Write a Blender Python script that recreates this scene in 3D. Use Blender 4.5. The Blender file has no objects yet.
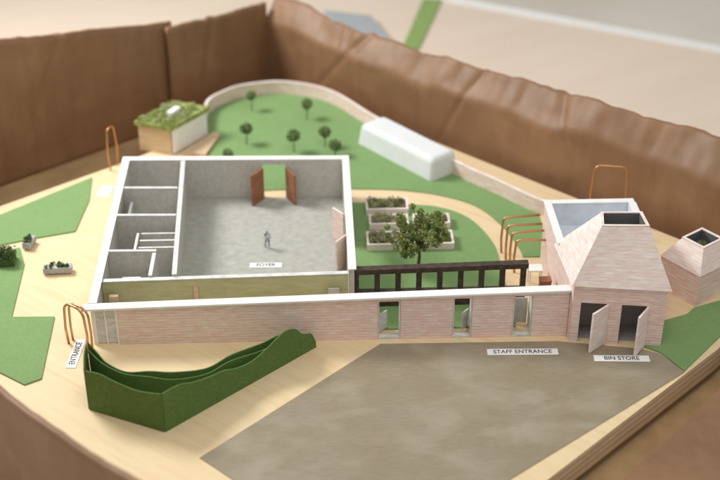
import bpy, math, random
from mathutils import Vector, noise, Matrix
random.seed(7)
S=bpy.context.scene
COL=S.collection
S.view_settings.view_transform='Standard'
S.view_settings.look='None'
S.view_settings.exposure=0
R=math.radians

# ------------------------------------------------------------ materials
def base_mat(name):
    m=bpy.data.materials.new(name); m.use_nodes=True
    nt=m.node_tree; b=nt.nodes['Principled BSDF']
    return m,nt,b
def N(nt,t,**k):
    n=nt.nodes.new(t)
    for a,v in k.items(): setattr(n,a,v)
    return n
def mixc(nt,fac,a,b):
    n=N(nt,'ShaderNodeMix',data_type='RGBA')
    for s,v in ((0,fac),(6,a),(7,b)):
        if hasattr(v,'links'): nt.links.new(v,n.inputs[s])
        elif s==0: n.inputs[0].default_value=v
        else: n.inputs[s].default_value=(*v,1)
    return n.outputs[2]
def surf(name,c1,c2,scale=(8,8,8),rot=0,rough=.6,bump=.15,fine=60,bands=None,bandcol=None,spec=.3,big=None,bigamt=.35,lo=.35,hi=.65,bdist=.004,bigcol=None,big2=None):
    m,nt,b=base_mat(name)
    tc=N(nt,'ShaderNodeTexCoord'); mp=N(nt,'ShaderNodeMapping')
    mp.inputs['Scale'].default_value=scale
    mr=N(nt,'ShaderNodeMapping'); mr.inputs['Rotation'].default_value=(0,0,rot)
    nt.links.new(tc.outputs['Object'],mr.inputs[0]); nt.links.new(mr.outputs[0],mp.inputs[0])
    n1=N(nt,'ShaderNodeTexNoise'); n1.inputs['Scale'].default_value=1; n1.inputs['Detail'].default_value=7; n1.inputs['Roughness'].default_value=.62
    nt.links.new(mp.outputs[0],n1.inputs['Vector'])
    r=N(nt,'ShaderNodeMapRange'); r.inputs[1].default_value=lo; r.inputs[2].default_value=hi
    nt.links.new(n1.outputs[0],r.inputs[0])
    col=mixc(nt,r.outputs[0],c1,c2)
    if big:
        n2=N(nt,'ShaderNodeTexNoise'); n2.inputs['Scale'].default_value=big; n2.inputs['Detail'].default_value=5
        nt.links.new(tc.outputs['Object'],n2.inputs['Vector'])
        r2=N(nt,'ShaderNodeMapRange'); r2.inputs[1].default_value=.4; r2.inputs[2].default_value=.68; r2.inputs[3].default_value=0; r2.inputs[4].default_value=bigamt
        nt.links.new(n2.outputs[0],r2.inputs[0])
        col=mixc(nt,r2.outputs[0],col,bigcol or tuple(x*.55 for x in c1))
    if big2:
        mq=N(nt,'ShaderNodeMapping'); mq.inputs['Scale'].default_value=big2[0]; mq.inputs['Location'].default_value=(3.3,1.7,.4)
        nt.links.new(mr.outputs[0],mq.inputs[0])
        n4=N(nt,'ShaderNodeTexNoise'); n4.inputs['Scale'].default_value=1; n4.inputs['Detail'].default_value=6; n4.inputs['Distortion'].default_value=.3
        nt.links.new(mq.outputs[0],n4.inputs['Vector'])
        r4=N(nt,'ShaderNodeMapRange'); r4.inputs[1].default_value=.50; r4.inputs[2].default_value=.68; r4.inputs[3].default_value=0; r4.inputs[4].default_value=big2[2]
        nt.links.new(n4.outputs[0],r4.inputs[0])
        col=mixc(nt,r4.outputs[0],col,big2[1])
    if bands:
        sp=N(nt,'ShaderNodeSeparateXYZ'); nt.links.new(mr.outputs[0],sp.inputs[0])
        ax={'x':0,'y':1,'z':2}[bands[0]]
        mu=N(nt,'ShaderNodeMath',operation='MULTIPLY'); nt.links.new(sp.outputs[ax],mu.inputs[0]); mu.inputs[1].default_value=1/bands[1]
        fr=N(nt,'ShaderNodeMath',operation='FRACT'); nt.links.new(mu.outputs[0],fr.inputs[0])
        lt=N(nt,'ShaderNodeMath',operation='LESS_THAN'); nt.links.new(fr.outputs[0],lt.inputs[0]); lt.inputs[1].default_value=bands[2]
        ml=N(nt,'ShaderNodeMath',operation='MULTIPLY'); nt.links.new(lt.outputs[0],ml.inputs[0]); ml.inputs[1].default_value=bands[3]
        col=mixc(nt,ml.outputs[0],col,bandcol)
    nt.links.new(col,b.inputs['Base Color'])
    b.inputs['Roughness'].default_value=rough
    b.inputs['Specular IOR Level'].default_value=spec
    n3=N(nt,'ShaderNodeTexNoise'); n3.inputs['Scale'].default_value=fine; n3.inputs['Detail'].default_value=5
    nt.links.new(tc.outputs['Object'],n3.inputs['Vector'])
    ad=N(nt,'ShaderNodeMath',operation='ADD'); nt.links.new(n3.outputs[0],ad.inputs[0]); nt.links.new(n1.outputs[0],ad.inputs[1])
    bp=N(nt,'ShaderNodeBump'); bp.inputs['Strength'].default_value=bump; bp.inputs['Distance'].default_value=bdist*4
    nt.links.new(ad.outputs[0],bp.inputs['Height']); nt.links.new(bp.outputs[0],b.inputs['Normal'])
    return m
def plain(name,c,rough=.5,metal=0,spec=.4):
    m=surf(name,c,tuple(min(1,x*1.08) for x in c),rough=rough,bump=.08,spec=spec)
    m.node_tree.nodes['Principled BSDF'].inputs['Metallic'].default_value=metal
    return m
M={}
M['ply']=surf('birch_plywood',(.76,.58,.34),(.82,.66,.42),scale=(1.5,26,2),rot=R(40),rough=.5,bump=.04,big=.9,bigamt=.08,lo=.25,hi=.75,big2=((1.2,14,1),(.66,.47,.25),.35))
M['plyedge']=surf('plywood_edge',(.66,.49,.30),(.78,.62,.41),scale=(3,3,30),rough=.7,bands=('z',.06,.33,.5),bandcol=(.40,.25,.14),bump=.2)
M['pink']=surf('whitewashed_pink_cladding',(.77,.50,.42),(.89,.75,.68),scale=(9,9,75),rough=.8,bump=.2,bands=('z',.029,.15,.42),bandcol=(.50,.27,.21),lo=.30,hi=.66,big2=((8,8,34),(.93,.87,.83),.65))
M['pinkroof']=surf('whitewashed_pink_board',(.80,.59,.52),(.90,.80,.74),scale=(9,9,75),rough=.8,bump=.18,lo=.28,hi=.62,bands=('z',.027,.14,.28),bandcol=(.56,.36,.30),big2=((7,7,26),(.94,.90,.87),.75))
M['white']=plain('white_card',(.83,.82,.80),.6)
M['whitecool']=surf('cool_white_card',(.62,.67,.74),(.74,.78,.83),rough=.6)
M['grey']=surf('grey_board_wall',(.50,.475,.43),(.61,.585,.54),scale=(25,25,25),rough=.8,fine=150,bump=.3)
M['floor']=surf('grey_wood_floor',(.38,.38,.335),(.48,.48,.43),scale=(9,60,4),rough=.6,bump=.1,big=14,bigamt=.28,lo=.3,hi=.7)
M['olive']=surf('olive_board',(.46,.46,.22),(.56,.55,.31),scale=(6,6,30),rough=.8,big=7,bigamt=.15)
M['lawn']=surf('green_paper_lawn',(.20,.325,.125),(.23,.365,.150),scale=(40,40,40),rough=.9,fine=300,bump=.25,spec=.15,big=2.5,bigamt=.10)
M['hedge']=surf('dark_green_card',(.095,.165,.042),(.125,.210,.060),scale=(30,30,30),rough=.8,fine=220,bump=.2,spec=.2)
M['lot']=surf('brown_stained_veneer',(.245,.205,.140),(.355,.305,.215),scale=(9,95,3),rot=R(-3),rough=.45,bump=.16,big=2.4,bigamt=.45,spec=.45,lo=.28,hi=.72,bigcol=(.26,.20,.115),big2=((1.7,3.0,1),(.43,.385,.29),.45))
M['card']=surf('brown_cardboard',(.235,.122,.058),(.285,.155,.078),scale=(7,7,.8),rough=.5,fine=60,bump=.10,big=1.1,bigamt=.30,spec=.45,bdist=.004,lo=.3,hi=.7,big2=((1.3,1.3,2.2),(.38,.225,.12),.35))
M['cardfloor']=surf('pale_cardboard',(.42,.27,.13),(.52,.35,.18),scale=(3,3,3),rough=.8)
M['table']=surf('pale_table_top',(.74,.60,.47),(.80,.67,.54),scale=(.5,2.5,1),rot=R(-30),rough=.4,bump=.02,big=.35,bigamt=.08,lo=.2,hi=.8)
M['floorfar']=surf('pale_floor',(.76,.68,.57),(.84,.77,.67),scale=(.4,.4,.4),rough=.5,big=.25,bigamt=.1)
M['dark']=surf('dark_brown_timber',(.040,.027,.020),(.085,.06,.045),scale=(20,20,20),rough=.55)
M['brown']=surf('red_brown_door',(.25,.095,.045),(.35,.15,.08),scale=(6,6,40),rough=.5)
M['copper']=plain('copper_wire',(.66,.34,.16),.32,metal=.85)
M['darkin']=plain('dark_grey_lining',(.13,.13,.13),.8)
M['greyin']=plain('mid_grey_lining',(.32,.31,.31),.8)
M['ink']=plain('black_print',(.03,.03,.035),.7)
M['paper']=plain('white_label_paper',(.84,.83,.81),.7)
M['tan']=surf('tan_wood',(.60,.43,.26),(.72,.55,.37),scale=(4,4,30),rough=.7)
M['leaf']=surf('tree_foliage',(.11,.15,.03),(.30,.36,.11),scale=(9,9,9),rough=.7,spec=.2)
M['leafdark']=surf('dark_foliage',(.05,.085,.026),(.10,.15,.05),scale=(20,20,20),rough=.8,spec=.2)
M['ball']=surf('lollipop_tree_foliage',(.13,.20,.07),(.23,.32,.13),scale=(14,14,14),rough=.8,spec=.2)
M['moss']=surf('mossy_foliage',(.20,.25,.06),(.38,.42,.15),scale=(14,14,14),rough=.8,spec=.2)
M['pale']=surf('pale_dry_foliage',(.38,.38,.22),(.58,.56,.40),scale=(14,14,14),rough=.8,spec=.2)
M['mauve']=surf('mauve_flowers',(.28,.16,.20),(.45,.30,.34),scale=(14,14,14),rough=.8,spec=.2)
M['bark']=surf('twig_bark',(.09,.06,.04),(.16,.11,.08),scale=(20,20,60),rough=.8)
M['soil']=surf('dark_soil',(.09,.07,.04),(.17,.13,.08),scale=(50,50,50),rough=.9)
M['figure']=surf('grey_printed_figure',(.16,.18,.22),(.60,.62,.63),scale=(22,22,16),rough=.7,lo=.44,hi=.56)
M['van']=surf('milky_white_resin',(.70,.725,.735),(.76,.78,.785),scale=(3,3,3),rough=.8,spec=.15,bump=.02)
M['grime']=surf('scuffed_white',(.56,.57,.55),(.76,.76,.74),scale=(12,12,30),rough=.6)
M['stone']=surf('grey_trough_card',(.36,.37,.35),(.52,.52,.50),scale=(30,30,30),rough=.8)
M['greyobj']=plain('slate_grey_plastic',(.36,.38,.39),.5)
M['greenobj']=plain('green_sheet',(.24,.36,.10),.6)

# ------------------------------------------------------------ builders
def thing(name,loc,label,cat,group=None):
    o=bpy.data.objects.new(name,None); o.empty_display_size=.05; o.location=loc
    COL.objects.link(o); o['label']=label; o['category']=cat
    if group:o['group']=group
    return o
def mesh(name,verts,faces,mat,parent=None,smooth=False,label=None,cat=None,kind=None,origin=None,group=None,bevel=0):
    L=Vector((0,0,0))
    if parent is not None:
        q=parent
        while q is not None: L+=Vector(q.location); q=q.parent
    if origin is not None: L=Vector(origin)
    me=bpy.data.meshes.new(name)
    me.from_pydata([tuple(Vector(v)-L) for v in verts],[],faces)
    mats=mat if isinstance(mat,list) else [mat]
    for m in mats: me.materials.append(M[m])
    me.update()
    if smooth:
        for p in me.polygons:p.use_smooth=True
    o=bpy.data.objects.new(name,me); COL.objects.link(o)
    if parent is not None: o.parent=parent
    if origin is not None: o.location=L
    if label:o['label']=label
    if cat:o['category']=cat
    if kind:o['kind']=kind
    if group:o['group']=group
    if bevel:
        b=o.modifiers.new('b','BEVEL'); b.width=bevel; b.segments=2; b.limit_method='ANGLE'
    return o
def fixn(o):
    import bmesh
    bm=bmesh.new(); bm.from_mesh(o.data); bmesh.ops.recalc_face_normals(bm,faces=bm.faces); bm.to_mesh(o.data); bm.free(); return o
def prism(pts,z0,z1):
    n=len(pts)
    a=sum(pts[i][0]*pts[(i+1)%n][1]-pts[(i+1)%n][0]*pts[i][1] for i in range(n))
    if a<0: pts=pts[::-1]
    zt=z1 if isinstance(z1,(list,tuple)) else [z1]*n
    if a<0 and isinstance(z1,(list,tuple)): zt=zt[::-1]
    v=[(p[0],p[1],z0) for p in pts]+[(p[0],p[1],z) for p,z in zip(pts,zt)]
    f=[tuple(range(n,2*n)),tuple(range(n-1,-1,-1))]+[(i,(i+1)%n,n+(i+1)%n,n+i) for i in range(n)]
    return v,f
def join(*gs):
    V=[];F=[]
    for v,f in gs:
        k=len(V); V+=list(v); F+=[tuple(i+k for i in q) for q in f]
    return V,F
def box(x0,y0,z0,x1,y1,z1):
    return prism([(x0,y0),(x1,y0),(x1,y1),(x0,y1)],z0,z1)
def wall(p0,p1,z0,z1,th,side=1):
    a=Vector(p0[:2]);b=Vector(p1[:2]); d=(b-a).normalized(); n=Vector((-d.y,d.x))*th*side
    pts=[tuple(a),tuple(b),tuple(b+n),tuple(a+n)]
    za,zb=z1 if isinstance(z1,tuple) else (z1,z1)
    return prism(pts,z0,[za,zb,zb,za])
def slab(p0,p1,z0,z1a,z1b,th,side=1):
    a=Vector(p0[:2]);b=Vector(p1[:2]); d=(b-a).normalized(); n=Vector((-d.y,d.x))*th*side
    pts=[a,b,b+n,a+n]; zb=[z0[0],z0[1],z0[1],z0[0]]; zt=[z1a,z1b,z1b,z1a]
    if side<0: pts=pts[::-1];zb=zb[::-1];zt=zt[::-1]
    v=[(p.x,p.y,z) for p,z in zip(pts,zb)]+[(p.x,p.y,z) for p,z in zip(pts,zt)]
    f=[(4,5,6,7),(3,2,1,0)]+[(i,(i+1)%4,4+(i+1)%4,4+i) for i in range(4)]
    return v,f
def cr(pts,n=8,closed=False):
    out=[];m=len(pts);P=[Vector(p) for p in pts]
    for i in range(m-1):
        p0=P[max(i-1,0)];p1=P[i];p2=P[i+1];p3=P[min(i+2,m-1)]
        for k in range(n):
            t=k/n
            out.append(.5*((2*p1)+(-p0+p2)*t+(2*p0-5*p1+4*p2-p3)*t*t+(-p0+3*p1-3*p2+p3)*t**3))
    out.append(P[-1])
    return out
def sheet(pts,th,z0=0,n=8,zbase_cap=None):
    c=cr(pts,n); V=[];F=[]
    m=len(c)
    for i,p in enumerate(c):
        a=c[max(i-1,0)];b=c[min(i+1,m-1)]
        d=Vector((b.x-a.x,b.y-a.y)).normalized(); nn=Vector((-d.y,d.x))*th/2
        zb=z0 if zbase_cap is None else p.z-zbase_cap
        V+=[(p.x-nn.x,p.y-nn.y,zb),(p.x+nn.x,p.y+nn.y,zb),(p.x+nn.x,p.y+nn.y,p.z),(p.x-nn.x,p.y-nn.y,p.z)]
    for i in range(m-1):
        k=i*4
        for j in range(4): F.append((k+j,k+4+j,k+4+(j+1)%4,k+(j+1)%4))
    F+=[(0,1,2,3),tuple(4*(m-1)+j for j in (3,2,1,0))]
    return V,F
def tube(pts,r,seg=8,r2=None):
    P=[Vector(p) for p in pts];V=[];F=[];m=len(P)
    up=Vector((.31,.22,.93)).normalized()
    for i,p in enumerate(P):
        d=(P[min(i+1,m-1)]-P[max(i-1,0)]).normalized()
        a=d.cross(up)
        if a.length<.05:a=d.cross(Vector((1,0,0)))
        a.normalize();b=d.cross(a)
        rr=r if r2 is None else r+(r2-r)*i/(m-1)
        for k in range(seg):
            t=2*math.pi*k/seg; V.append(tuple(p+a*math.cos(t)*rr+b*math.sin(t)*rr))
    for i in range(m-1):
        for k in range(seg): F.append((i*seg+k,i*seg+(k+1)%seg,(i+1)*seg+(k+1)%seg,(i+1)*seg+k))
    F+=[tuple(range(seg-1,-1,-1)),tuple(range((m-1)*seg,m*seg))]
    return V,F
def leaves(centers,n,size,flat=.0,asp=.5):
    V=[];F=[]
    for _ in range(n):
        c,r=random.choice(centers)
        d=Vector((random.gauss(0,1),random.gauss(0,1),random.gauss(0,1))).normalized()*r*random.random()**.4
        p=Vector(c)+Vector((d.x,d.y,d.z*(1-flat)))
        a=Vector((random.gauss(0,1),random.gauss(0,1),random.gauss(0,1))).normalized()
        b=a.orthogonal().normalized(); s=size*random.uniform(.6,1.3)
        k=len(V); V+=[tuple(p-a*s),tuple(p+b*s*asp+a*s*.1),tuple(p+a*s),tuple(p-b*s*asp+a*s*.1)]; F.append((k,k+1,k+2,k+3))
    return V,F
def text(name,body,size,loc,rotz,parent,mat='ink',z=.002):
    c=bpy.data.curves.new('t','FONT'); c.body=body; c.size=size; c.align_x='CENTER'; c.align_y='CENTER'; c.offset=.0006
    t=bpy.data.objects.new('t',c); COL.objects.link(t)
    bpy.context.view_layer.update()
    me=bpy.data.meshes.new_from_object(t.evaluated_get(bpy.context.evaluated_depsgraph_get()))
    bpy.data.objects.remove(t)
    me.materials.clear(); me.materials.append(M[mat])
    for v in me.vertices: v.co.x*=.86
    o=bpy.data.objects.new(name,me); COL.objects.link(o); o.parent=parent
    o.location=Vector(loc)-Vector(parent.location); o.rotation_euler=(0,0,rotz)
    return o

# ------------------------------------------------------------ setting
ZT=-.36
mesh('ground',[(-30,-30,-2.2),(40,-30,-2.2),(40,45,-2.2),(-30,45,-2.2)],[(0,1,2,3)],'floorfar',kind='structure',label='pale blurred floor beyond the table',cat='floor')
V,F=prism([(-9,-9),(11,-9),(14,3.3),(7.52,7.14),(3.83,9.31),(-4,13.9),(-9,13)],ZT-.12,ZT)
mesh('table_top',V,F,'table',kind='structure',label='pale wooden table top under the box',cat='table')
V,F=wall((12.0,4.5),(-4,13.9),ZT-.14,ZT+.02,.22,-1)
fixn(mesh('table_edge',V,F,'white',kind='structure',label='white edge strip along the table',cat='table edge'))

board=[(-3.55,1.25),(-1.42,2.52),(-.3,3.42),(.42,4.05),(.5,4.75),(.72,5.1),(1.05,5.28),(1.55,5.35),(2.05,5.07),(2.3,4.8),(6.28,.82),(6.05,.42),(5.37,-.30),(3.62,-1.92),(1.78,-3.75)]
V,F=prism(board,-.24,0)
o=mesh('baseboard',V,F,['ply','plyedge'],kind='structure',label='thick pale plywood baseboard carrying the model',cat='board')
for i,p in enumerate(o.data.polygons): p.material_index=0 if i==0 else 1
def flat(name,pts,z,mat,label,cat):
    V,F=prism([tuple(p)[:2] for p in pts],.001,z)
    return mesh(name,V,F,mat,kind='structure',label=label,cat=cat)
curve=[(.62,4.10),(.62,4.67),(.81,4.97),(1.05,5.14),(1.53,5.21),(2.08,4.93),(2.59,4.18),(3.40,3.05),(3.83,2.56),(4.18,2.16)]
cc=[(p.x,p.y) for p in cr([(x,y,0) for x,y in curve],6)]
pathup=[(3.9,1.3),(3.88,1.5),(3.76,1.94),(3.55,2.33),(3.20,2.57),(2.79,2.70),(2.26,2.75)]
pu=[(p.x,p.y) for p in cr([(x,y,0) for x,y in pathup],5)]
flat('lawn',[(.80,2.72)]+cc[2:]+[(4.18,1.3)]+pu+[(2.26,2.80)],.012,'lawn','green paper lawn behind the hall','lawn')
pathlo=[(2.25,2.45),(2.71,2.40),(3.15,2.32),(3.45,2.08),(3.62,1.65),(3.66,1.23),(3.66,.12)]
pl=[(p.x,p.y) for p in cr([(x,y,0) for x,y in pathlo],5)]
flat('lawn',pl+[(2.25,.12)],.012,'lawn','green paper courtyard garden beside the hall','lawn')
flat('lawn',[(-2.3,1.45),(-.54,3.11),(-.50,2.6),(-.55,1.96),(-.93,1.84),(-1.25,1.72),(-2.2,1.3)],.014,'lawn','angular green paper lawn piece','lawn')
flat('lawn',[(-1.05,1.66),(-.95,1.35),(-.90,.44),(-.51,.43),(-.47,-.50),(-.60,-.58),(-.84,-.40),(-1.9,.1),(-2.1,1.2)],.014,'lawn','stepped green paper lawn piece','lawn')
flat('lawn',[(4.72,-.22),(4.95,.02),(5.0,.15),(5.25,.25),(5.34,.35),(5.95,.60),(5.78,.20),(5.46,-.10),(5.01,-.60),(4.87,-.33)],.014,'lawn','green paper lawn beside the bin store','lawn')
flat('pavement',[(2.43,-.10),(.94,-1.57),(2.05,-2.66),(2.6,-2.5),(3.33,-1.91),(5.01,-.61),(4.86,-.34),(4.70,-.26),(4.0,-.12)],.007,'lot','grey brown stained veneer parking yard','yard')

# ------------------------------------------------------------ cardboard box
bx=thing('cardboard_box',(1.5,1.5,ZT),'large open brown cardboard box holding the model','box')
Cn=(1.30,6.06);Lc=(-3.92,1.67);Fc=(1.93,-4.17);Rc=(6.75,.65)
V,F=prism([Cn,Lc,Fc,Rc],ZT+.01,ZT+.04)
mesh('floor',V,F,'cardfloor',bx)
def cardwall(name,p0,p1,tops,amp=.02,label=None,z0=ZT+.02,nx=90,nz=20,fold=None,creases=()):
    a=Vector((*p0,0));b=Vector((*p1,0));d=(b-a);n=Vector((-d.y,d.x,0)).normalized();L=d.length
    V=[];F=[]
    for i in range(nx+1):
        t=i/nx
        h=0
        for (t0,h0),(t1,h1) in zip(tops,tops[1:]):
            if t0<=t<=t1: h=h0+(h1-h0)*(t-t0)/(t1-t0)
        h+=.020*noise.noise(Vector((t*L*1.7,p0[0],0)))+.014*noise.noise(Vector((t*L*8,p0[0],3)))
        for j in range(nz+1):
            s=j/nz; z=z0+(h-z0)*s
            p=a+d*t
            w=amp*s*(noise.noise(Vector((p.x*.9,p.y*.9,z*.8)))*1.8)
            for (ct,cs,cw,ca) in creases:
                q=(t*L-ct-cs*z)/cw
                w+=ca*s*max(0,1-abs(q))*.7
            if fold:
                zf=h-fold[0]-fold[3]*t-.03*noise.noise(Vector((t*L*1.3,7,1)))
                if z>zf:
                    w+=-fold[1]*(z-zf)+.03*noise.noise(Vector((p.x*5,p.y*5,z*4)))*min(1,(z-zf)/.1)
            V.append((p.x+n.x*w,p.y+n.y*w,z))
    for i in range(nx):
        for j in range(nz):
            k=i*(nz+1)+j; F.append((k,k+nz+1,k+nz+2,k+1))
    o=mesh(name,V,F,'card',bx,smooth=True,label=label)
    m=o.modifiers.new('s','SOLIDIFY');m.thickness=.05;m.offset=0
    return o
cardwall('side_panel',Cn,Rc,[(0,.87),(.06,.92),(.12,.85),(.18,.83),(.26,.86),(.33,.82),(.36,.88),(.44,.87),(.5,.90),(.58,.91),(.61,.96),(.7,.95),(.85,1.0),(1,1.02)],amp=.04,fold=(.26,-.7,0,.10),
  creases=((.9,.9,.10,.05),(1.5,-.3,.06,-.03),(1.9,-.5,.5,-.06),(2.9,.5,.07,.04),(3.6,.4,.6,.06),(4.9,-.6,.10,.05),(5.6,.3,.4,.05)),nx=300,nz=36)
cardwall('side_panel',(.16,4.985),Cn,[(0,.97),(1,.87)],nx=80,creases=((.5,.2,.08,.05),(1.0,-.5,.06,-.03)))
cardwall('side_panel',Lc,(.20,5.135),[(0,1.6),(.6,1.36),(1,1.0)],creases=((2.6,.4,.4,.05),(3.3,.5,.07,.04),(4.3,-.3,.08,-.05)),nx=200)
cardwall('side_panel',Lc,Fc,[(0,.9),(.5,.93),(1,.9)],amp=.05)
cardwall('side_panel',Fc,Rc,[(0,-.1),(.5,-.08),(1,.1)],amp=.02,nz=6)
a=Vector((*Fc,-.1));b=Vector((*Rc,.1));nn=Vector((.7,-.7,-.12))
V=[tuple(a+nn*.03),tuple(b+nn*.03),tuple(b+nn*1.1),tuple(a+nn*1.1)]
o=mesh('flap',V,[(0,3,2,1)],'card',bx);m=o.modifiers.new('s','SOLIDIFY');m.thickness=.04

# ------------------------------------------------------------ main building
B=thing('school_building',(2.0,1.2,0),'roofless timber clad hall building with white capped walls','building')
def hz(x): return .385+.105*x/4.1
BL=(-.10,2.68);BR=(2.22,2.62)
def front(x0,x1,z0=0,m='pink'):
    y0=-.01-.02*x0/4.1;y1=-.01-.02*x1/4.1
    return wall((x0,y0),(x1,y1),z0,(hz(x0)-.014,hz(x1)-.014),.05)
V,F=join(front(.14,2.41),front(2.61,3.07),front(3.24,3.60),front(3.77,4.09))
mesh('facade_wall',V,F,'pink',B,label='whitewashed pink horizontal timber cladding wall')
V,F=slab((-.16,-.035),(4.10,-.055),(hz(-.1)-.012,hz(4.1)-.012),hz(-.1)+.008,hz(4.1)+.008,.095)
fixn(mesh('wall_coping',V,F,'white',B,bevel=.003))
for (x0,x1) in ((2.41,2.61),(3.07,3.24),(3.60,3.77)):
    y=-.01-.02*x0/4.1
    V,F=box(x0,y+.005,hz(x0)-.05,x1,y+.045,hz(x0)-.014)
    mesh('lintel',V,F,'pink',B)
    V,F=join(box(x0+.002,y+.004,.002,x0+.012,y+.05,hz(x0)-.05),box(x1-.012,y+.004,.002,x1-.002,y+.05,hz(x0)-.05),box(x0+.012,y+.004,.002,x1-.012,y+.05,.02))
    mesh('window_frame' if x0<3.5 else 'door_frame',V,F,'grime',B)
for x in (2.41,2.61,3.07,3.24,3.60,3.77):
    V,F=box(x-.012 if x in(2.41,3.07,3.60) else x, .045, .0, x if x in(2.41,3.07,3.60) else x+.012,.16,.36)
    mesh('reveal',V,F,'grey',B)
V,F=box(3.61,.17,.012,3.76,.18,.28); mesh('door',V,F,'grey',B)
for x0,x1 in ((2.43,2.50),(3.17,3.23)):
    V,F=wall((x0,.07),(x1,.14),.014,.20,.01); mesh('shutter',V,F,'grime',B)
V,F=join(box(-.09,-.005,0,-.055,.04,.365),box(.115,-.005,0,.138,.04,.365),box(.02,.0,0,.035,.03,.365))
mesh('entrance_frame',V,F,'white',B)
V,F=box(-.055,.01,0.005,.115,.018,.36)
mesh('entrance_glazing',V,F,'grime',B)
T=.05
V,F=wall((-.10,.06),BL,0,(.385,.452),T,-1); fixn(mesh('wall',V,F,'grey',B))
def yb(x): return BL[1]+(BR[1]-BL[1])*(x-BL[0])/(BR[0]-BL[0])
gs=[]
for x0,x1,z0 in ((-.05,1.33,0),(1.57,2.17,0)):
    gs.append(wall((x0,yb(x0)-T),(x1,yb(x1)-T),z0,.452,T))
mesh('wall',*join(*gs),'grey',B)
V,F=wall((1.33,yb(1.33)-T),(1.57,yb(1.57)-T),.40,.452,T); mesh('lintel',V,F,'grey',B)
xr=2.17
gs=[wall((xr,.44),(xr,1.22),0,.452,T,-1),wall((xr,1.60),(xr,2.62-T),0,.452,T,-1),wall((xr,1.22),(xr,1.60),.40,.452,T,-1)]
fixn(mesh('wall',*join(*gs),'grey',B))
gs=[slab((-.115,.06),(-.115,2.70),(.387,.454),.399,.466,.075,-1),
    slab((-.04,2.70-.002),(2.165,2.64),(.454,.454),.466,.466,.075,-1),
    slab((2.165,.42),(2.165,2.645),(.454,.454),.466,.466,.072,-1)]
fixn(mesh('wall_coping',*join(*gs),'white',B))
V,F=wall((-.045,.42),(2.165,.42),0,(.375,.41),.04); mesh('wall',V,F,'olive',B,label='olive green faced inner wall')
V,F=slab((-.045,.415),(2.165,.415),(.377,.412),.385,.42,.05); fixn(mesh('wall_coping',V,F,'grime',B))
V,F=box(.77,.405,.15,.81,.418,.32); mesh('wall_fitting',V,F,'tan',B)
V,F=box(.02,.33,.16,.10,.37,.28); mesh('lobby_screen',V,F,'tan',B)
V,F=box(1.98,.35,.16,2.08,.37,.30); mesh('lobby_screen',V,F,'grey',B)
V,F=prism([(-.05,.467),(2.168,.467),(2.168,2.565),(-.048,2.625)],.001,.010); mesh('hall_floor',V,F,'floor',B)
V,F=prism([(-.05,.06),(2.2,.06),(2.2,.405),(-.05,.405)],.001,.008); mesh('corridor_floor',V,F,'floor',B)
V,F=wall((.62,.47),(.535,2.615),0.01,(.41,.448),.04); fixn(mesh('partition',V,F,'grey',B))
V,F=slab((.622,.47),(.537,2.62),(.412,.450),.416,.454,.044); fixn(mesh('partition_coping',V,F,'grime',B))
def part(x0,y0,x1,y1,h=.43,t=.03,m='grey',cap=True):
    V,F=wall((x0,y0),(x1,y1),.011,h,t); fixn(mesh('partition',V,F,m,B))
    if cap:
        V,F=slab((x0,y0-.002),(x1,y1-.002),(h+.001,h+.001),h+.006,h+.006,t+.004); fixn(mesh('partition_coping',V,F,'grime',B))
part(-.048,2.07,.50,2.05); part(-.048,1.52,.53,1.50); part(-.048,.88,.40,.87,.415)
part(.40,.47,.40,.86,.405)
part(.18,1.02,.18,1.40,.30,.02); part(.20,1.38,.54,1.38,.30,.018);part(.20,1.25,.54,1.25,.30,.018);part(.20,1.12,.54,1.12,.30,.018);part(.05,1.75,.05,2.02,.3,.02)
def leaf(name,h0,h1,z0,z1,mat,parent,th=.02,label=None):
    V,F=wall(h0,h1,z0,z1,th); return fixn(mesh(name,V,F,mat,parent,label=label,bevel=.002))
leaf('door',(1.33,2.575),(1.215,2.41),.015,.37,'brown',B,label='red brown open door leaf')
leaf('door',(1.575,2.57),(1.665,2.40),.015,.37,'brown',B,label='red brown open door leaf')
leaf('door',(2.165,1.60),(2.06,1.74),.015,.36,'pink',B,label='pink timber open door leaf')
leaf('door',(2.165,1.22),(2.06,1.08),.015,.36,'pink',B,label='pink timber open door leaf')
X0,X1=2.215,3.79
def cz(x): return .41+.035*(x-X0)/(X1-X0)
npost=8
for i in range(npost+1):
    x=X0+.024+(X1-X0-.048)*i/npost
    V,F=box(x-.024,.488,.17,x+.024,.536,cz(x)-.051) 
    mesh('post',V,F,'dark',B)
V,F=slab((X0-.01,.475),(X1+.015,.475),(cz(X0)-.05,cz(X1)-.05),cz(X0),cz(X1),.075); fixn(mesh('beam',V,F,'dark',B))
V,F=box(X0,.480,.012,X1,.545,.169); mesh('base_rail',V,F,'dark',B)

# ------------------------------------------------------------ bin store tower
W=thing('bin_store_building',(4.5,.4,0),'pink timber block with truncated pyramid roof and open bin doors','building')
f0=Vector((4.10,-.12));f1=Vector((4.89,-.235))
def fp(t): p=f0+(f1-f0)*t; return (p.x,p.y)
gs=[wall(fp(0),fp(.09),0,.60,.045),wall(fp(.37),fp(.53),0,.60,.045),wall(fp(.80),fp(1),0,.60,.045),
    wall(fp(.09),fp(.37),.42,.60,.045),wall(fp(.53),fp(.80),.42,.60,.045)]
mesh('wall',*join(*gs),'pink',W)
gs=[wall((4.06,.50),(4.10,-.115),0,(.60,.60),.045),wall((4.06,1.25),(4.06,.502),0,.65,.045),wall((4.108,1.25),(4.90,1.25),0,.65,.045,-1),
    wall((4.90,1.25),(4.90,.50),0,.65,.045,-1),wall((4.90,.498),(4.89,-.19),0,.60,.045,-1)]
fixn(mesh('wall',*join(*gs),'pink',W))
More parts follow.
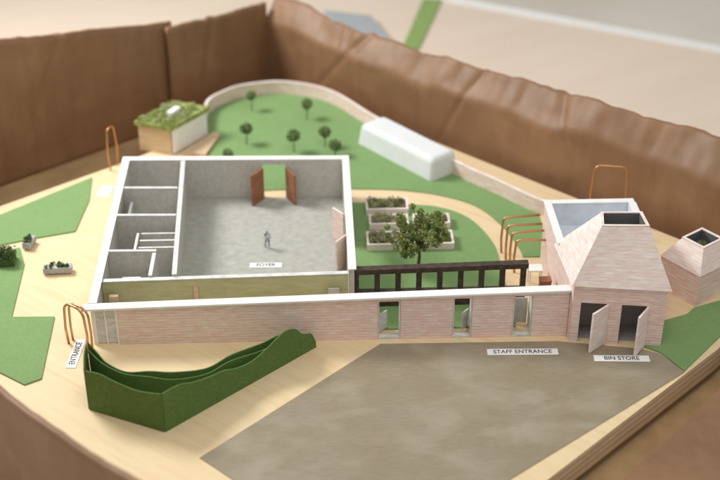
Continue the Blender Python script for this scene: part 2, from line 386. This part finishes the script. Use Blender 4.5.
gs=[slab((4.045,1.262),(4.045,.47),(.652,.652),.665,.665,.07),slab((4.117,1.262),(4.905,1.262),(.652,.652),.665,.665,.07,-1),slab((4.915,1.19),(4.915,.47),(.652,.652),.665,.665,.07,-1)]
fixn(mesh('parapet_coping',*join(*gs),'white',W))
V,F=box(4.107,.50,.40,4.853,1.203,.42); mesh('flat_roof',V,F,'whitecool',W)
gs=[box(4.107,.50,.42,4.115,1.2,.648),box(4.117,1.194,.42,4.85,1.202,.648),box(4.842,.50,.42,4.85,1.19,.648)]
mesh('parapet_lining',*join(*gs),'whitecool',W)
E=[(4.075,-.145,.60),(4.915,-.265,.60),(4.925,.56,.60),(4.035,.56,.60)]
Tt=[(4.32,.04,1.08),(4.73,.02,1.08),(4.72,.27,1.08),(4.36,.28,1.08)]
Ei=[(4.12,-.09,.60),(4.87,-.20,.60),(4.87,.52,.60),(4.08,.52,.60)]
Ti=[(4.345,.062,1.08),(4.705,.042,1.08),(4.695,.25,1.08),(4.38,.26,1.08)]
V=E+Tt+Ei+Ti;F=[]
for i in range(4):
    j=(i+1)%4
    F.append((i,j,4+j,4+i)); F.append((8+i,12+i,12+j,8+j)); F.append((4+i,4+j,12+j,12+i)); F.append((i,8+i,8+j,j))
fixn(mesh('roof',V,F,'pinkroof',W))
def rim(outer,inner,z0,z1):
    V=[(p[0],p[1],z0) for p in outer]+[(p[0],p[1],z1) for p in outer]+[(p[0],p[1],z0) for p in inner]+[(p[0],p[1],z1) for p in inner];F=[]
    for i in range(4):
        j=(i+1)%4
        F+=[(i,j,4+j,4+i),(4+i,4+j,12+j,12+i),(12+i,12+j,8+j,8+i),(8+i,8+j,j,i)]
    return V,F
fixn(mesh('roof_rim',*rim(Tt,Ti,1.082,1.092),'pinkroof',W))
V,F=prism([(4.355,.07),(4.695,.05),(4.685,.24),(4.39,.25)],.90,.93); mesh('roof_light',V,F,'greyin',W)
cx,cy=4.53,.155
inn=[(a[0]+(cx-a[0])*.05,a[1]+(cy-a[1])*.05,1.085) for a in Ti]
low=[(a[0]+(cx-a[0])*.05,a[1]+(cy-a[1])*.05,.94) for a in Ti]
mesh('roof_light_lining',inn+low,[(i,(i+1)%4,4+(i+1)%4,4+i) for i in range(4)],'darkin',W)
V,F=prism([(4.15,-.06),(4.85,-.17),(4.85,.3),(4.12,.3)],.001,.01); mesh('floor',V,F,'greyin',W)
V,F=box(4.12,.12,.01,4.84,.14,.59); mesh('inner_wall',V,F,'greyin',W)
leaf('door',fp(.375),(4.235,-.305),.012,.42,'pinkroof',W,label='open pink timber door leaf')
leaf('door',fp(.805),(4.615,-.375),.012,.42,'pinkroof',W,label='open pink timber door leaf')

# ------------------------------------------------------------ small pavilion
Pv=thing('timber_pavilion',(5.43,.7,0),'small pink timber pavilion with tapered open-topped roof','pavilion')
F0=Vector((5.36,.38));a_=Vector((-.58,.81))*.46;b_=Vector((.81,.58))*.52
q=[F0,F0+b_,F0+a_+b_,F0+a_]
V,F=prism([tuple(x) for x in q],0,.33); mesh('wall',V,F,'pink',Pv)
c0=F0+a_/2+b_/2
def ring(sc,z,off=(0,0)): return [(c0.x+(x.x-c0.x)*sc+off[0],c0.y+(x.y-c0.y)*sc+off[1],z) for x in q]
of=(.0,-.03)
V=ring(1.03,.332)+ring(.54,.55,of)+ring(.46,.55,of)+ring(.46,.45,of)
F=[]
for i in range(4):
    j=(i+1)%4
    F+=[(i,j,4+j,4+i),(4+i,4+j,8+j,8+i),(8+i,8+j,12+j,12+i)]
F+=[(15,14,13,12),(3,2,1,0)]
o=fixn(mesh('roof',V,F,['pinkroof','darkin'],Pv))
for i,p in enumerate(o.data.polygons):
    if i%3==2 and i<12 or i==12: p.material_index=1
fixn(mesh('roof_rim',*rim(ring(.55,0,of),ring(.455,0,of),.552,.560),'pinkroof',Pv))
V,F=leaves([((c0.x,c0.y-.03,.47),.08)],70,.02,.6); mesh('roof_planting',V,F,'leaf',Pv)['kind']='stuff'

# ------------------------------------------------------------ perimeter wall
Pw=thing('garden_wall',(2.5,4.3,0),'low curved pink timber wall around the lawn','wall')
pc=[(x,y,.165) for x,y in curve]+[(4.5,1.98,.165),(5.05,1.62,.165)]
mesh('wall',*sheet(pc,.03),'pink',Pw,smooth=False)
mesh('coping',*sheet([(x,y,.175) for x,y,_ in pc],.036,zbase_cap=.009),'pinkroof',Pw)

# ------------------------------------------------------------ hedge planter
Hd=thing('folded_card_hedge',(.7,-.8,0),'wavy topped dark green folded card hedge','hedge')
A=(0.0,-.93);Bp=(.64,-1.24);C=(1.86,-.12)
def on(a,b,t):return (a[0]+(b[0]-a[0])*t,a[1]+(b[1]-a[1])*t)
pts=[(*on(A,Bp,t),h) for t,h in ((0,.40),(.2,.41),(.4,.375),(.7,.35),(1,.385))]
mesh('front_panel',*sheet(pts,.009),'hedge',Hd)
pts=[(*on(Bp,C,t),h) for t,h in ((0.003,.385),(.10,.385),(.20,.33),(.30,.30),(.38,.285),(.46,.24),(.56,.225),(.66,.27),(.74,.325),(.80,.345),(.86,.31),(.90,.23),(.94,.19),(.97,.17),(1,.06))]
mesh('front_panel',*sheet(pts,.009),'hedge',Hd)
pts=[(-.01,-.92,.41),(-.03,-.75,.43),(-.03,-.62,.45)]
mesh('side_panel',*sheet(pts,.009),'hedge',Hd)
pts=[(-.01,-.66,.41),(.12,-.76,.34),(.3,-.86,.31),(.5,-.92,.32),(.7,-.90,.27),(.95,-.77,.22),(1.15,-.62,.24),(1.4,-.43,.20),(1.62,-.27,.20),(1.84,-.13,.06)]
mesh('inner_panel',*sheet(pts,.009),'hedge',Hd)
pts=[(-.02,-.60,.45),(.06,-.66,.38),(.14,-.71,.31),(.3,-.78,.27),(.5,-.82,.30),(.7,-.80,.27),(.95,-.66,.20),(1.15,-.52,.23),(1.4,-.35,.22),(1.62,-.21,.23),(1.85,-.10,.08)]
mesh('inner_panel',*sheet(pts,.009),'hedge',Hd)

# ------------------------------------------------------------ shed
Sh=thing('garden_shed',(.28,3.94,0),'small tan wood shed with mossy green roof','shed')
sq=[(-.09,3.77),(.28,3.63),(.64,4.12),(.27,4.26)]
V,F=prism(sq,.0,.31); mesh('wall',V,F,'tan',Sh)
V,F=wall((.297,3.628),(.645,4.10),.02,.30,.012,-1); fixn(mesh('door',V,F,'white',Sh))
V,F=prism([(-.13,3.77),(.29,3.585),(.69,4.12),(.27,4.30)],.312,.36); mesh('roof',V,F,'moss',Sh)
def mosspts(n,z=.375):
    cs=[]
    for i in range(n):
        u,v=random.random(),random.random()
        cs.append(((-.10+.38*u+.37*v,3.77-.155*u+.49*v,z+random.uniform(-.01,.01)),.045))
    return cs
mesh('roof_planting',*leaves(mosspts(90),3400,.011,.5),'moss',Sh)['kind']='stuff'
mesh('roof_planting',*leaves(mosspts(16,.39),380,.010,.5),'pale',Sh)['kind']='stuff'
V,F=prism([(.23,3.86),(.29,3.83),(.38,3.99),(.32,4.02)],.362,.425); mesh('roof_light',V,F,'white',Sh)
V,F=prism([(.42,3.62),(.66,3.53),(.80,4.05),(.72,4.1)],.001,.05)
mesh('timber_deck',V,F,'tan',origin=(.6,3.8,0),label='low tan timber deck beside the shed',cat='deck')

# ------------------------------------------------------------ white block
ctr=Vector((2.91,3.47,0));d=Vector((.62,-.785,0)).normalized();nrm=Vector((.785,.62,0)).normalized()
L2,W2,Hh,rc=.62,.205,.25,.06
def rrect(l,w,r,n=5):
    out=[]
    for (sx,sy,a0) in ((1,1,0),(-1,1,90),(-1,-1,180),(1,-1,270)):
        for k in range(n+1):
            t=math.radians(a0+90*k/n)
            out.append((sx*(l-r)+r*math.cos(t),sy*(w-r)+r*math.sin(t)))
    return out
V=[];F=[];rings=[]
prof=[(0,.002,0),(0,Hh-rc,0)]+[(rc*(1-math.cos(math.radians(90*k/6))),Hh-rc+rc*math.sin(math.radians(90*k/6)),1) for k in range(1,7)]
for ins,z,_ in prof:
    ins2=ins+.03*z/Hh
    rr=rrect(L2-ins2,W2-ins2,max(.05-ins*.5,.015))
    rings.append(len(V))
    for x,y in rr:
        p=d*x+nrm*y; V.append((ctr.x+p.x,ctr.y+p.y,.012+z))
n_=len(rrect(1,1,.1))
for a0,b0 in zip(rings,rings[1:]):
    for i in range(n_): F.append((a0+i,a0+(i+1)%n_,b0+(i+1)%n_,b0+i))
F.append(tuple(range(rings[-1],rings[-1]+n_)))
o=mesh('white_block',V,F,'van',origin=(ctr.x,ctr.y,.012),smooth=True,label='long rounded milky white resin block on the lawn',cat='model block')
fixn(o)
for p in o.data.polygons: p.use_smooth=len(p.vertices)==4 and p.area<.05

# ------------------------------------------------------------ trees
def small_tree(x,y,h,r):
    t=thing('small_tree',(x,y,.012),'small round topped green model tree on thin trunk','tree','small trees on the lawn')
    mesh('trunk',*tube([(x,y,.012),(x+.004,y,h*.5),(x,y+.003,h-r)],.006,6,.004),'bark',t)
    cs=[((x,y,h-r*.9),r*.95)]*6+[((x+random.uniform(-.5,.5)*r,y+random.uniform(-.5,.5)*r,h-r*.9+random.uniform(-.4,.4)*r),r*.6) for _ in range(6)]
    mesh('crown',*leaves(cs,1000,.012,.1,.8),'ball',t)
for x,y,h,r in ((1.14,4.72,.27,.06),(1.80,4.47,.28,.07),(1.11,3.84,.28,.075),(1.65,3.62,.30,.08),(2.00,3.74,.27,.075),(2.11,3.51,.22,.075),(.93,3.35,.20,.06)):
    small_tree(x,y,h,r)
bt=thing('courtyard_tree',(2.86,1.15,.012),'bushy olive green tree standing in the courtyard garden','tree')
tw=[tube([(2.86,1.15,.012),(2.87,1.15,.14),(2.86,1.16,.28),(2.88,1.15,.42)],.018,8,.008)]
cs=[]
for i in range(72):
    dd=Vector((random.gauss(0,1),random.gauss(0,1),random.gauss(0,.95))).normalized()*(.35+.7*random.random())
    e=(2.855+dd.x*.30,1.15+dd.y*.26,.405+dd.z*.235)
    cs.append((e,random.uniform(.025,.06)))
    if i%2: tw.append(tube([(2.866,1.155,random.uniform(.16,.34)),(2.86+dd.x*.12,1.15+dd.y*.1,.37+dd.z*.10),e],.005,5,.002))
mesh('trunk',*join(*tw),'bark',bt)
mesh('crown',*leaves(cs,5600,.0125,0,.65),'leaf',bt)
mesh('crown',*leaves([(c,r*.7) for c,r in cs[::3]],900,.0125,0,.6),'moss',bt)

# ------------------------------------------------------------ raised beds
def bed(x0,y0,x1,y1,fol):
    b=thing('raised_bed',((x0+x1)/2,(y0+y1)/2,.012),'pink timber raised planting bed filled with green foliage','planter','raised beds in the courtyard garden')
    t=.022;z0,z1=.0125,.085
    gs=[box(x0,y0,z0,x1,y0+t,z1),box(x0,y1-t,z0,x1,y1,z1),box(x0,y0+t,z0,x0+t,y1-t,z1),box(x1-t,y0+t,z0,x1,y1-t,z1)]
    mesh('frame',*join(*gs),'pinkroof',b)
    V,F=box(x0+t,y0+t,z0,x1-t,y1-t,.065);mesh('soil',V,F,'soil',b)
    for mt,k in (('leaf',6),('moss',15),('pale',6),('mauve',5)):
        cs=[((random.uniform(x0+.05,x1-.05),random.uniform(y0+.05,y1-.04),.09),random.uniform(.03,.05)) for i in range(k)]
        mesh('plants',*leaves(cs,int(fol*k/10),.013,.2),mt,b,)['kind']='stuff'
bed(2.40,2.16,2.84,2.40,300);bed(2.42,1.86,2.82,2.06,360);bed(2.87,1.86,3.24,2.06,380);bed(2.38,1.46,2.80,1.72,420);bed(2.85,1.46,3.24,1.72,420)

# ------------------------------------------------------------ copper hoops
def hoop(a,b,h,r,label,rc=.06,group=None,towall=False):
    t=thing('copper_hoop',(a[0],a[1],0),label,'hoop',group)
    A_=Vector((a[0],a[1],0));Bb=Vector((b[0],b[1],0));D=(Bb-A_);L=D.length;D.normalize();rc=min(rc,L/2)
    wob=Vector((random.uniform(-.015,.015),random.uniform(-.015,.015),0))
    pts=[A_+Vector((0,0,.003)),A_+wob+Vector((0,0,(h-rc)*.5))]
    for k in range(7):
        th=math.pi/2*k/6; pts.append(A_+D*(rc-rc*math.cos(th))+Vector((0,0,h-rc+rc*math.sin(th))))
    if towall: pts+=[Bb+Vector((0,0,h+random.uniform(-.02,.01)))]
    else:
        for k in range(7):
            th=math.pi/2*k/6; pts.append(Bb-D*(rc-rc*math.sin(th))+Vector((0,0,h-rc+rc*math.cos(th))))
        pts+=[Bb-wob+Vector((0,0,(h-rc)*.5)),Bb+Vector((0,0,.003))]
    mesh('wire',*tube(pts,r,8),'copper',t,smooth=True)
hoop((-.32,.02),(-.13,-.12),.44,.012,'bent copper wire hoop by the entrance',rc=.09,group='copper hoops at the entrance')
hoop((-.29,.07),(-.10,-.07),.41,.011,'bent copper wire hoop by the entrance',rc=.09,group='copper hoops at the entrance')
hoop((-.36,3.28),(-.30,3.40),.50,.009,'tall bent copper wire hoop near the shed')
for i,y in enumerate((1.40,1.27,1.15,1.03)):
    hoop((3.70+.025*i,y),(4.058,y+.02),.40-.012*i,.012,'bent copper wire hoop against the bin store wall',group='copper hoops beside the bin store',towall=True,rc=.04)
hoop((4.68,1.98),(5.00,1.92),.65,.008,'thin copper wire hoop behind the bin store',rc=.07)

# ------------------------------------------------------------ labels
def label_sign(cx,cy,w,h,rot,body,size,lab,z=.009):
    t=thing('paper_label',(cx,cy,z),lab,'label')
    c_,s_=math.cos(rot),math.sin(rot)
    pts=[(cx+c_*x-s_*y,cy+s_*x+c_*y) for x,y in ((-w/2,-h/2),(w/2,-h/2),(w/2,h/2),(-w/2,h/2))]
    mesh('paper',*prism(pts,z,z+.004),'paper',t)
    if body: text('lettering',body,size,(cx,cy,z+.0055),rot,t)
label_sign(3.665,-.275,.62,.088,R(-1.5),'STAFF ENTRANCE',.074,'white paper label reading STAFF ENTRANCE on the yard')
label_sign(4.51,-.405,.48,.088,R(-3),'BIN STORE',.074,'white paper label reading BIN STORE before the doors')
label_sign(-.235,-.14,.42,.088,R(86),'ENTRANCE',.074,'white paper label reading ENTRANCE on the board',z=.002)
label_sign(1.39,1.235,.31,.085,R(-1),'FOYER',.072,'small white paper label lying on the hall floor',z=.011)
label_sign(-.36,2.80,.13,.24,R(-8),None,.05,'blank small white paper label on the board',z=.002)

# ------------------------------------------------------------ small planters and furniture
def planter(x,y,w,dp,h,mat,rot,lab,leafr,fol=300,lm='leafdark'):
    t=thing('planter',(x,y,.0),lab,'planter')
    c_,s_=math.cos(rot),math.sin(rot)
    rr=lambda pts:[(x+c_*a-s_*b,y+s_*a+c_*b) for a,b in pts]
    mesh('trough',*prism(rr([(-w/2,-dp/2),(w/2,-dp/2),(w/2,dp/2),(-w/2,dp/2)]),.015,h),mat,t,bevel=.003)
    cs=[((*rr([(random.uniform(-w/2,w/2)*.85,random.uniform(-dp/2,dp/2)*.8)])[0],h+leafr*.5),leafr) for _ in range(14)]
    mesh('plants',*leaves(cs,fol,.013),lm,t)['kind']='stuff'
planter(-.60,1.20,.27,.09,.075,'stone',R(3),'low grey trough planter with small dark plants',.020,260)
planter(-.96,1.70,.08,.17,.08,'stone',R(-12),'little grey planter with grey green plants',.020,200)
planter(-1.12,1.38,.16,.18,.10,'leafdark',R(5),'square dark green clipped shrub block',.05,800)
def table(x,y,w,d_,h,lab):
    t=thing('white_table',(x,y,.01),lab,'table')
    V,F=box(x-w/2,y-d_/2,h-.012,x+w/2,y+d_/2,h);mesh('table_top',V,F,'white',t)
    for sx in(-1,1):
        for sy in(-1,1):
            V,F=box(x+sx*(w/2-.012)-.006,y+sy*(d_/2-.012)-.006,.0125,x+sx*(w/2-.012)+.006,y+sy*(d_/2-.012)+.006,h-.012);mesh('leg',V,F,'white',t)
table(.17,.70,.17,.10,.22,'small white table in a side room')
table(3.93,.80,.13,.12,.20,'small white table beside the bin store')
V,F=join(box(3.91,.40,.002,4.01,.48,.29),box(3.905,.395,.291,4.015,.485,.305)); mesh('storage_box',V,F,'brown',origin=(3.96,.45,0),label='small red brown lidded box behind the front wall',cat='box',bevel=.003)

# ------------------------------------------------------------ scale figure
px,py,pz=1.40,1.56,.010
k=.21/1.75
pj=[(0,0,.92),(0,0,1.12),(0,-.01,1.35),(0,0,1.50),(0,-.02,1.62),(0,-.01,1.74),
 (.10,0,.88),(.13,-.04,.48),(.13,.02,.06),(.14,-.14,.03),
 (-.10,0,.88),(-.12,.10,.50),(-.13,.20,.10),(-.14,.08,.03),
 (.18,0,1.40),(.25,-.03,1.12),(.24,-.14,.88),(-.18,0,1.40),(-.25,.03,1.12),(-.24,-.08,.88)]
ed=[(0,1),(1,2),(2,3),(3,4),(4,5),(0,6),(6,7),(7,8),(8,9),(0,10),(10,11),(11,12),(12,13),(2,14),(14,15),(15,16),(2,17),(17,18),(18,19)]
rad=[.17,.15,.19,.07,.11,.08,.12,.085,.06,.05,.12,.085,.06,.05,.08,.06,.045,.08,.06,.045]
me=bpy.data.meshes.new('person');me.from_pydata([(x*k,y*k,z*k) for x,y,z in pj],ed,[]);me.materials.append(M['figure'])
o=bpy.data.objects.new('person',me);COL.objects.link(o);o.location=(px,py,pz);o.rotation_euler=(0,0,R(25))
sm=o.modifiers.new('skin','SKIN')
for v,r_ in zip(me.skin_vertices[0].data,rad): v.radius=(r_*k,r_*k*.85)
me.skin_vertices[0].data[0].use_root=True
ss=o.modifiers.new('sub','SUBSURF');ss.levels=1;ss.render_levels=2
o['label']='tiny grey scale figure walking across the hall floor';o['category']='person'

# ------------------------------------------------------------ blurred background items
V,F=prism([(2.05,8.7),(2.35,7.75),(2.95,7.55),(2.75,8.45)],ZT+.001,ZT+.12)
mesh('equipment_case',V,F,'greyobj',origin=(2.5,8.1,ZT),label='flat slate grey case lying on the table',cat='case',bevel=.02)
V,F=prism([(3.1,7.3),(3.35,7.4),(3.85,9.3),(3.58,9.35)],ZT+.001,ZT+.03)
mesh('green_folder',V,F,'greenobj',origin=(3.4,8.3,ZT),label='narrow green folder lying on the table',cat='folder')

# ------------------------------------------------------------ light
w=bpy.data.worlds.new('World');S.world=w;w.use_nodes=True
w.node_tree.nodes['Background'].inputs[0].default_value=(1,.99,.97,1)
w.node_tree.nodes['Background'].inputs[1].default_value=.54
def area(loc,target,size,power,col):
    l=bpy.data.lights.new('window_and_fill_light','AREA');l.shape='RECTANGLE';l.size=size[0];l.size_y=size[1];l.energy=power;l.color=col
    o=bpy.data.objects.new('window_and_fill_light',l);COL.objects.link(o);o.location=loc
    o.rotation_euler=(Vector(target)-Vector(loc)).to_track_quat('-Z','Y').to_euler();return o
area((-4.5,4.8,7.0),(1.8,1,0),(3.4,2.6),960,(1,.995,.98))
area((3,-3,11),(2,1,0),(5,5),330,(1,.98,.94))  # overhead fill lamp added for soft ambient light, not the window

# ------------------------------------------------------------ camera
cd=bpy.data.cameras.new('camera');co=bpy.data.objects.new('camera',cd);COL.objects.link(co)
co.location=(1.891,-9.447,6.7);co.rotation_euler=(R(90-31),0,R(-2.2))
cd.lens=65;cd.sensor_width=36;cd.clip_end=200;cd.clip_start=.1
cd.dof.use_dof=True;cd.dof.focus_distance=11.5;cd.dof.aperture_fstop=.44
S.camera=co
